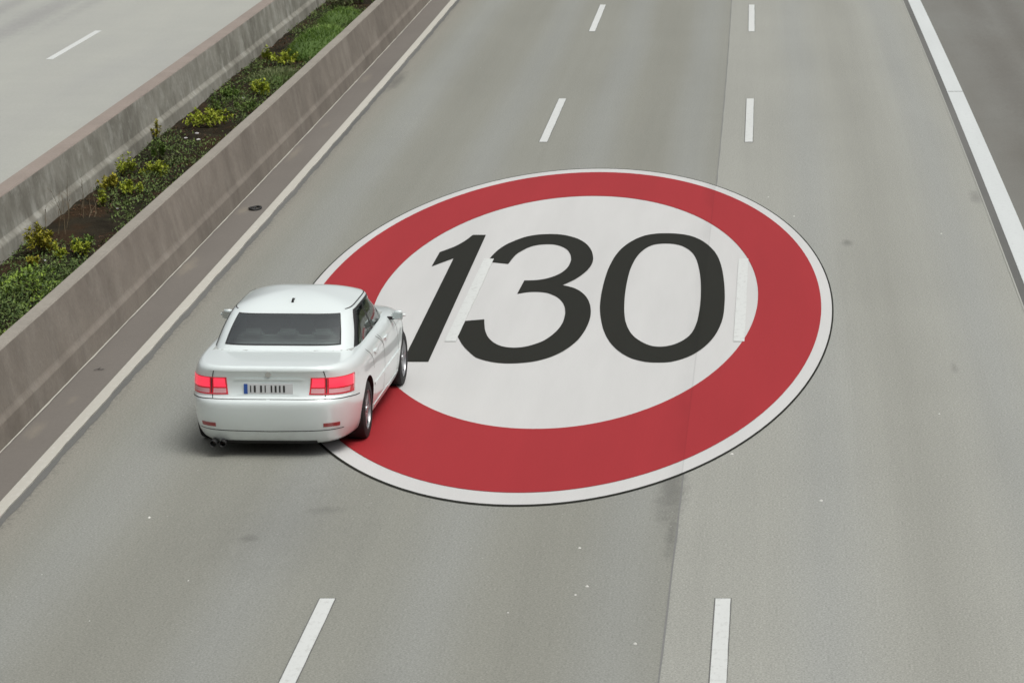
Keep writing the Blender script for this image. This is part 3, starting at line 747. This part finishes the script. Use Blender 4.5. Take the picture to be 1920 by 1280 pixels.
def ribbon(name, fn, pts, wd, off, mat, parent, n=10, cen=Vector((0, 2.2, .6))):
    """thin dark line lying in the surface along (p,q) points"""
    path = []
    for i in range(len(pts) - 1):
        for k in range(n): path.append((pts[i][0] + (pts[i + 1][0] - pts[i][0]) * k / n, pts[i][1] + (pts[i + 1][1] - pts[i][1]) * k / n))
    path.append(pts[-1]); v, f = [], []
    P = [fn(*a) for a in path]
    for i, (p, q) in enumerate(path):
        d = (P[min(i + 1, len(P) - 1)] - P[max(i - 1, 0)]).normalized(); nn = surf_n(fn, p, q)
        if nn.dot(P[i] - cen) < 0: nn = -nn
        s = d.cross(nn).normalized()
        v += [P[i] - s * wd / 2 + nn * off, P[i] + s * wd / 2 + nn * off]
    for i in range(len(P) - 1): f.append((2 * i, 2 * i + 1, 2 * i + 3, 2 * i + 2))
    return pydata(name, v, f, mat, parent, True)

def box(name, c, sz, mat, parent, bev=.002):
    bm = bmesh.new(); bmesh.ops.create_cube(bm, size=1, matrix=Matrix.Translation(c) @ Matrix.Diagonal((*sz, 1)))
    if bev: bmesh.ops.bevel(bm, geom=bm.edges[:], offset=bev, segments=2, affect='EDGES')
    me = bpy.data.meshes.new(name); bm.to_mesh(me); bm.free(); return link(name, me, mat, parent)
def ringset():
    pr = [i / 14 for i in range(14)]                      # rear half
    ps = [1 + i * .03125 for i in range(65)]                # flank
    pf = [3 + i / 10 for i in range(1, 11)]
    half = pr + ps + pf
    return half + [-p for p in reversed(half[1:-1])]
def shell(name, fn, rows, top, skip=None):
    prm = ringset(); n = len(prm); v, f = [], []
    for q, r in rows: v += [fn(p, q, r) for p in prm]
    m = len(rows)
    for j in range(m - 1):
        for i in range(n):
            if skip and skip((prm[i] + prm[(i + 1) % n]) / 2 if abs(prm[i] - prm[(i + 1) % n]) < 2 else 4, (rows[j][0] + rows[j + 1][0]) / 2, rows[j + 1][1]): continue
            f.append((j * n + i, j * n + (i + 1) % n, (j + 1) * n + (i + 1) % n, (j + 1) * n + i))
    v.append(fn(0.0001, *top)); t = len(v) - 1
    for i in range(n): f.append(((m - 1) * n + i, (m - 1) * n + (i + 1) % n, t))
    if not skip:
        c = sum((v[i] for i in range(n)), Vector()) / n; v.append(c); t = len(v) - 1
        for i in range(n): f.append(((i + 1) % n, i, t))
    me = bpy.data.meshes.new(name); me.from_pydata(v, [], f); me.update()
    bm = bmesh.new(); bm.from_mesh(me); bmesh.ops.recalc_face_normals(bm, faces=bm.faces); bm.to_mesh(me); bm.free()
    return me
zr = [.14, .16, .185, .21, .25, .30, .36, .42, .47, .53, .57, .60, .62, .635, .648, .66, .70, .74, .785, .83, .858, .885, .905, .925, .94, .955, .966, .975]
rows = [(z, 1.0) for z in zr] + [(ZTOP, r) for r in (.985, .965, .93, .88, .82, .74, .64, .5, .32, .14)]
me = shell('body', body_pt, rows, (ZTOP, 0.0))
tmp = bpy.data.objects.new('tmp_body', me); C.objects.link(tmp)
AX = (1.03, 3.76); WR = .318
cut = bmesh.new()
for ay in AX:
    bmesh.ops.create_cone(cut, cap_ends=True, segments=56, radius1=.352, radius2=.352, depth=2.6,
                          matrix=Matrix.Translation((0, ay, .335)) @ Matrix.Rotation(R(90), 4, 'Y'))
# keep the middle: only the outer 0.3 m of each side is cut
cme = bpy.data.meshes.new('cut'); cut.to_mesh(cme); cut.free()
cb = bpy.data.objects.new('tmp_cut', cme); C.objects.link(cb)
md = tmp.modifiers.new('b', 'BOOLEAN'); md.operation = 'DIFFERENCE'; md.object = cb; md.solver = 'EXACT'
dg = bpy.context.evaluated_depsgraph_get(); dg.update()
full = bpy.data.meshes.new_from_object(tmp.evaluated_get(dg))
bpy.data.objects.remove(tmp); bpy.data.objects.remove(cb)
full.shade_smooth(); full.set_sharp_from_angle(angle=R(38))
full.update()
cn = [tuple(c.vector) for c in full.corner_normals]
def region(c, nrm):
    x, y, z = c; ax = abs(x)
    for ay in AX:
        d = math.hypot(y - ay, z - .335)
        if d < .354 and (nrm.y * (y - ay) + nrm.z * (z - .335)) < -.15 * max(d, .01) and abs(nrm.x) < .5: return 'wheel_arch_%d%d' % (x > 0, y > 2)
    if z < .143: return 'underbody'
    if y < .68 and z < .636: return 'rear_bumper'
    if ax < .60 and y < .80: return 'boot_lid'
    if y > 3.92 and z < .62: return 'front_bumper'
    if z > .92 and nrm.z > .8 and ax < .74 and .95 < y < 3.2: return 'cabin_trim'
    if y > 3.1 and ax < .72 and nrm.z > .6: return 'bonnet'
    if ax > .74 and .27 < z < .93 and abs(nrm.x) > .5 and not any(math.hypot(y - a, z - .335) < .37 for a in AX):
        if 1.22 < y < 2.15: return 'rear_door_' + ('r' if x > 0 else 'l')
        if 2.15 <= y < 3.28: return 'front_door_' + ('r' if x > 0 else 'l')
    return 'body_shell'
regs = {}
for p in full.polygons: regs.setdefault(region(p.center, p.normal), []).append(p)
parts = {}
NM = {'rear_door_r': 'door', 'rear_door_l': 'door', 'front_door_r': 'door', 'front_door_l': 'door'}
for rg, polys in regs.items():
    idx, v, f, nn = {}, [], [], []
    for p in polys:
        ff = []
        for li in p.loop_indices:
            vi = full.loops[li].vertex_index
            if vi not in idx: idx[vi] = len(v); v.append(full.vertices[vi].co.copy())
            ff.append(idx[vi]); nn.append(cn[li])
        f.append(ff)
    nm = NM.get(rg, 'wheel_arch' if rg.startswith('wheel_arch') else rg); m2 = bpy.data.meshes.new(nm); m2.from_pydata(v, [], f); m2.update(); m2.shade_smooth()
    m2.normals_split_custom_set(nn)
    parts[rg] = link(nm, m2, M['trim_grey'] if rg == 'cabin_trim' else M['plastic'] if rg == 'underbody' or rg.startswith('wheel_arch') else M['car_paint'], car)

# greenhouse: pillars and roof, then the panes
cr = [0, .06, .12, .19, .25, .30, .36, .42, .5, .6, .7, .8, .86, .90, .93, .97, 1.0]
def sy_of(y, c):
    z, hw, ys, ye = interp(GH, c); return 2 + (y - (ys + ye) / 2) / ((ye - ys) / 2)
def opening(p, c, rr_):
    if rr_ < 1: return False
    p = abs(p)
    if p < .86 and .30 < c < .90: return True
    if p > 3.16 and .19 < c < .90: return True
    lo = sy_of(1.20 + .55 * c, c); hi = sy_of(3.10 - .62 * c, c)
    return .19 < c < .86 and lo < p < hi
gm = shell('roof', gh_pt, [(c, 1.0) for c in cr] + [(1.0, r) for r in (.985, .965, .93, .88, .8, .7, .58, .44, .3, .15)], (1.0, 0.0), opening)
gm.shade_smooth(); gm.set_sharp_from_angle(angle=R(40)); roof = link('roof', gm, M['car_paint'], car)
GC = Vector((0, 2.1, .9))
for q in ([(-.875, .275), (.875, .275), (.868, .302), (-.868, .302)], [(-.90, .93), (.90, .93), (.89, .895), (-.89, .895)]):
    patch('rear_window_seal', gh_pt, q, .0035, M['gap'], car, 24, 2, .008, GC)
for s in (1, -1):
    patch('rear_window_seal', gh_pt, [(s * .875, .275), (s * .90, .93), (s * .865, .93), (s * .84, .275)], .0035, M['gap'], car, 10, 2, .008, GC)
    patch('pillar', gh_pt, [(s * sy_of(2.09, .15), .15), (s * sy_of(2.20, .15), .15), (s * sy_of(2.18, .9), .9), (s * sy_of(2.10, .9), .9)], .004, M['plastic'], car, 3, 8, .02, GC)
rw = patch('rear_window', gh_pt, [(-.85, .292), (.85, .292), (.875, .91), (-.875, .91)], .005, M['glass'], car, 24, 12, .004, GC)
patch('windscreen', gh_pt, [(3.13, .12), (4.0, .12), (4.0, .93), (3.13, .93)], .004, M['glass'], car, 14, 10, .004, GC)
patch('windscreen', gh_pt, [(-3.13, .12), (-4.0, .12), (-4.0, .93), (-3.13, .93)], .004, M['glass'], car, 14, 10, .004, GC)
for s in (1, -1):
    S = lambda y, c: (s * sy_of(y, c), c)
    patch('window_trim', gh_pt, [S(1.02, .10), S(3.22, .10), S(3.16, .16), S(1.07, .16)], .003, M['chrome'], car, 30, 2, .008, GC)
    patch('window_trim', gh_pt, [S(1.66, .93), S(2.66, .93), S(2.72, .875), S(1.62, .875)], .003, M['plastic'], car, 20, 2, .008, GC)
    patch('quarter_trim', gh_pt, [S(1.02, .10), S(1.24, .10), S(1.76, .90), S(1.62, .90)], .002, M['plastic'], car, 4, 8, .012, GC)
    patch('side_window', gh_pt, [S(1.14, .15), S(1.40, .15), S(1.80, .885), S(1.73, .885)], .005, M['glass'], car, 6, 8, .004, GC)
    patch('side_window', gh_pt, [S(1.43, .15), S(2.10, .15), S(2.12, .885), S(1.83, .885)], .005, M['glass'], car, 10, 8, .004, GC)
    patch('side_window', gh_pt, [S(2.19, .15), S(3.12, .15), S(2.62, .885), S(2.17, .885)], .005, M['glass'], car, 10, 8, .004, GC)
    ribbon('roof_seam', gh_pt, [(s * 1.06, .985), (s * 1.5, .992), (s * 2.5, .992), (s * 2.9, .985)], .012, .004, M['gap'], roof, cen=GC)

# seats and head restraints seen through the glass
for sx, yy, hh, wd_ in ((-.37, 2.20, .24, .48), (.37, 2.20, .24, .48)):
    st = box('seat', Vector((sx, yy, 1.03)), (wd_, .13, hh), M['fabric'], car, .05)
    box('headrest', Vector((sx, yy - .02, 1.205)), (.25, .10, .13), M['fabric'], st, .04)
rs = box('seat', Vector((0, 1.36, 1.005)), (1.22, .14, .11), M['fabric'], car, .04)
for sx in (-.38, 0, .38): box('headrest', Vector((sx, 1.34, 1.085)), (.24, .08, .10), M['fabric'], rs, .035)
box('dashboard', Vector((0, 2.98, .985)), (1.25, .28, .07), M['plastic'], car, .03)
# panel gaps
BC = Vector((0, 2.2, .6))
by = lambda y: 2 + (y - 2.225) / 2.21
for s in (1, -1):
    ribbon('lid_gap', body_pt, [(s * .655, .64), (s * .665, .75), (s * .675, .90), (s * .68, .955)], .010, .0015, M['gap'], parts['boot_lid'])
    ribbon('bumper_gap', body_pt, [(s * .02, .636), (s * .65, .636), (s * 1.0, .625), (s * 1.22, .60)], .010, .0015, M['gap'], parts['rear_bumper'], 16)
    for rg, a, b in (('rear_door_', 1.36, 2.15), ('front_door_', 2.15, 3.2)):
        k = rg + ('r' if s > 0 else 'l')
        if k in parts:
            ribbon('door_gap', body_pt, [(s * by(b), .30), (s * by(b), .60), (s * by(b), .945)], .010, .0015, M['gap'], parts[k])
            ribbon('door_gap', body_pt, [(s * by(a), .70), (s * by(a), .80), (s * by(a - .12), .945)], .010, .0015, M['gap'], parts[k])
            hn = patch('door_handle', body_pt, [(s * by(a + .12), .835), (s * by(a + .33), .835), (s * by(a + .33), .862), (s * by(a + .12), .862)], .022, M['car_paint'], parts[k], 6, 2, .018)
    patch('side_moulding', body_pt, [(s * by(1.42), .50), (s * by(3.28), .50), (s * by(3.28), .535), (s * by(1.42), .535)], .010, M['car_paint'], car, 24, 2, .010)
    patch('sill', body_pt, [(s * by(1.44), .20), (s * by(3.36), .20), (s * by(3.36), .275), (s * by(1.44), .275)], .008, M['car_paint'], car, 20, 2, .010)
# tail lights wrap round the corner
for s in (1, -1):
    tl = patch('tail_light', body_pt, [(s * .465, .680), (s * 1.09, .660), (s * 1.125, .845), (s * .495, .860)], .006, M['lens_red'], car, 20, 8, .010)
    patch('lamp', body_pt, [(s * .70, .745), (s * 1.085, .735), (s * 1.105, .835), (s * .71, .848)], .0095, M['lamp_red'], tl, 12, 3, .006)
    patch('lamp', body_pt, [(s * .495, .755), (s * .645, .752), (s * .655, .847), (s * .515, .851)], .0095, M['lamp_red'], tl, 8, 3, .006)
    patch('clear_lens', body_pt, [(s * .488, .692), (s * .645, .687), (s * .645, .736), (s * .493, .740)], .0095, M['lens_clear'], tl, 8, 2, .006)
    patch('clear_lens', body_pt, [(s * .70, .686), (s * 1.0, .677), (s * 1.01, .720), (s * .70, .730)], .0095, M['lens_clear'], tl, 8, 2, .006)
    ribbon('lamp_gap', body_pt, [(s * .668, .69), (s * .675, .845)], .010, .013, M['gap'], tl)
    patch('reflector', body_pt, [(s * .64, .335), (s * .86, .335), (s * .86, .375), (s * .64, .375)], .006, M['lens_dull'], parts['rear_bumper'], 8, 2, .008)
ribbon('bumper_crease', body_pt, [(-.93, .30), (.0, .285), (.93, .30)], .009, .0015, M['gap'], parts['rear_bumper'], 20)
ribbon('lid_gap', body_pt, [(-.655, .637), (.655, .637)], .006, .0016, M['gap'], parts['boot_lid'], 20)
patch('diffuser', body_pt, [(-.62, .143), (.62, .143), (.58, .178), (-.58, .178)], .006, M['plastic'], parts['rear_bumper'], 20, 3, .010)
# number plate in its recess, the characters too blurred to read: plain strokes
recess = patch('plate_recess', body_pt, [(-.36, .672), (.36, .672), (.345, .815), (-.345, .815)], .003, M['car_paint'], parts['boot_lid'], 12, 5, .006)
pl = box('number_plate', Vector((0, .070, .742)), (.52, .010, .112), M['plate'], car)
box('plate_band', Vector((-.238, .0635, .742)), (.040, .004, .106), M['plate_blue'], pl, .001)
rr = random.Random(3); xx = -.20
for grp in (2, 2, 4):
    for _ in range(grp):
        wd_ = rr.choice((.012, .016, .02)); box('plate_stroke', Vector((xx + .014, .0635, .742)), (wd_, .004, .072), M['ink'], pl, 0); xx += .044
    xx += .022
patch('lid_trim', body_pt, [(-.40, .832), (.40, .832), (.40, .852), (-.40, .852)], .010, M['car_paint'], parts['boot_lid'], 12, 2, .012)
patch('lid_lip', body_pt, [(-.74, .928), (.74, .928), (.73, .960), (-.73, .960)], .008, M['car_paint'], parts['boot_lid'], 20, 3, .012)
bm = bmesh.new(); bmesh.ops.create_cone(bm, cap_ends=True, segments=24, radius1=.034, radius2=.030, depth=.008, matrix=Matrix.Translation((0, .070, .893)) @ Matrix.Rotation(R(90), 4, 'X'))
me = bpy.data.meshes.new('boot_badge'); bm.to_mesh(me); bm.free(); link('boot_badge', me, M['chrome'], parts['boot_lid'])
# antenna fin on the roof
_q = lambda y, h: h + gh_pt(0.0001, 1.0, max(0.0, (2.1 - y) / .6)).z
v = [(-.014, 1.64, _q(1.64, -.01)), (.014, 1.64, _q(1.64, -.01)), (.014, 1.75, _q(1.75, -.01)), (-.014, 1.75, _q(1.75, -.01)), (-.004, 1.64, _q(1.64, .034)), (.004, 1.64, _q(1.64, .034)), (.007, 1.69, _q(1.7, .02)), (-.007, 1.69, _q(1.7, .02))]
pydata('antenna', v, [(0, 1, 5, 4), (1, 2, 6, 5), (2, 3, 7, 6), (3, 0, 4, 7), (4, 5, 6, 7)], M['plastic'], car)
# mirrors
for s in (1, -1):
    bm = bmesh.new(); bmesh.ops.create_cube(bm, size=1, matrix=Matrix.Translation((s * .965, 2.93, .985)) @ Matrix.Diagonal((.165, .11, .105, 1)))
    bmesh.ops.bevel(bm, geom=bm.edges[:], offset=.040, segments=4, affect='EDGES')
    me = bpy.data.meshes.new('wing_mirror'); bm.to_mesh(me); bm.free(); me.shade_smooth(); mr = link('wing_mirror', me, M['car_paint'], car)
    box('mirror_glass', Vector((s * .965, 2.874, .985)), (.115, .006, .07), M['mirror'], mr)
    box('mirror_arm', Vector((s * .865, 2.95, .945)), (.12, .06, .03), M['plastic'], mr, .008)
# exhausts
for sx in (-.60, -.50):
    bm = bmesh.new(); bmesh.ops.create_cone(bm, cap_ends=False, segments=20, radius1=.036, radius2=.036, depth=.16, matrix=Matrix.Translation((sx, .13, .150)) @ Matrix.Rotation(R(90), 4, 'X'))
    bmesh.ops.solidify(bm, geom=bm.faces[:], thickness=.004)
    me = bpy.data.meshes.new('exhaust_pipe'); bm.to_mesh(me); bm.free(); me.shade_smooth(); link('exhaust_pipe', me, M['plastic'], car)
# wheels
def lathe(name, prof, n, mat, parent, closed=True):
    v, f = [], []; m = len(prof)
    for i in range(n):
        a = 2 * math.pi * i / n
        for (x, r) in prof: v.append((x, r * math.cos(a), r * math.sin(a)))
    for i in range(n):
        for j in range(m if closed else m - 1):
            k = (j + 1) % m; b = (i + 1) % n
            f.append((i * m + j, i * m + k, b * m + k, b * m + j))
    o = pydata(name, v, f, mat, parent, True); o.data.set_sharp_from_angle(angle=R(40)); return o
for s in (1, -1):
    for ay in AX:
        wh = empty('wheel', (s * .795, ay, WR)); wh.parent = car; wh.rotation_euler = (0, 0, 0 if s > 0 else math.pi)
        lathe('tyre', [(-.105, .215), (-.108, .27), (-.095, .305), (-.06, .318), (.06, .318), (.095, .305), (.108, .27), (.105, .215)], 48, M['tyre'], wh)
        lathe('rim', [(-.10, .21), (.085, .218), (.098, .216), (.098, .205), (.06, .198), (-.10, .195)], 40, M['alloy'], wh)
        bm = bmesh.new()
        for k in range(7):
            a = 2 * math.pi * k / 7
            bmesh.ops.create_cube(bm, size=1, matrix=Matrix.Rotation(a, 4, 'X') @ Matrix.Translation((.07, .115, 0)) @ Matrix.Diagonal((.03, .19, .045, 1)))
        bmesh.ops.create_cone(bm, cap_ends=True, segments=20, radius1=.05, radius2=.042, depth=.045, matrix=Matrix.Translation((.072, 0, 0)) @ Matrix.Rotation(R(90), 4, 'Y'))
        me = bpy.data.meshes.new('spokes'); bm.to_mesh(me); bm.free(); link('spokes', me, M['alloy'], wh)
        lathe('brake_disc', [(-.01, .03), (-.01, .15), (.01, .15), (.01, .03)], 28, M['plastic'], wh)
#CAR_END
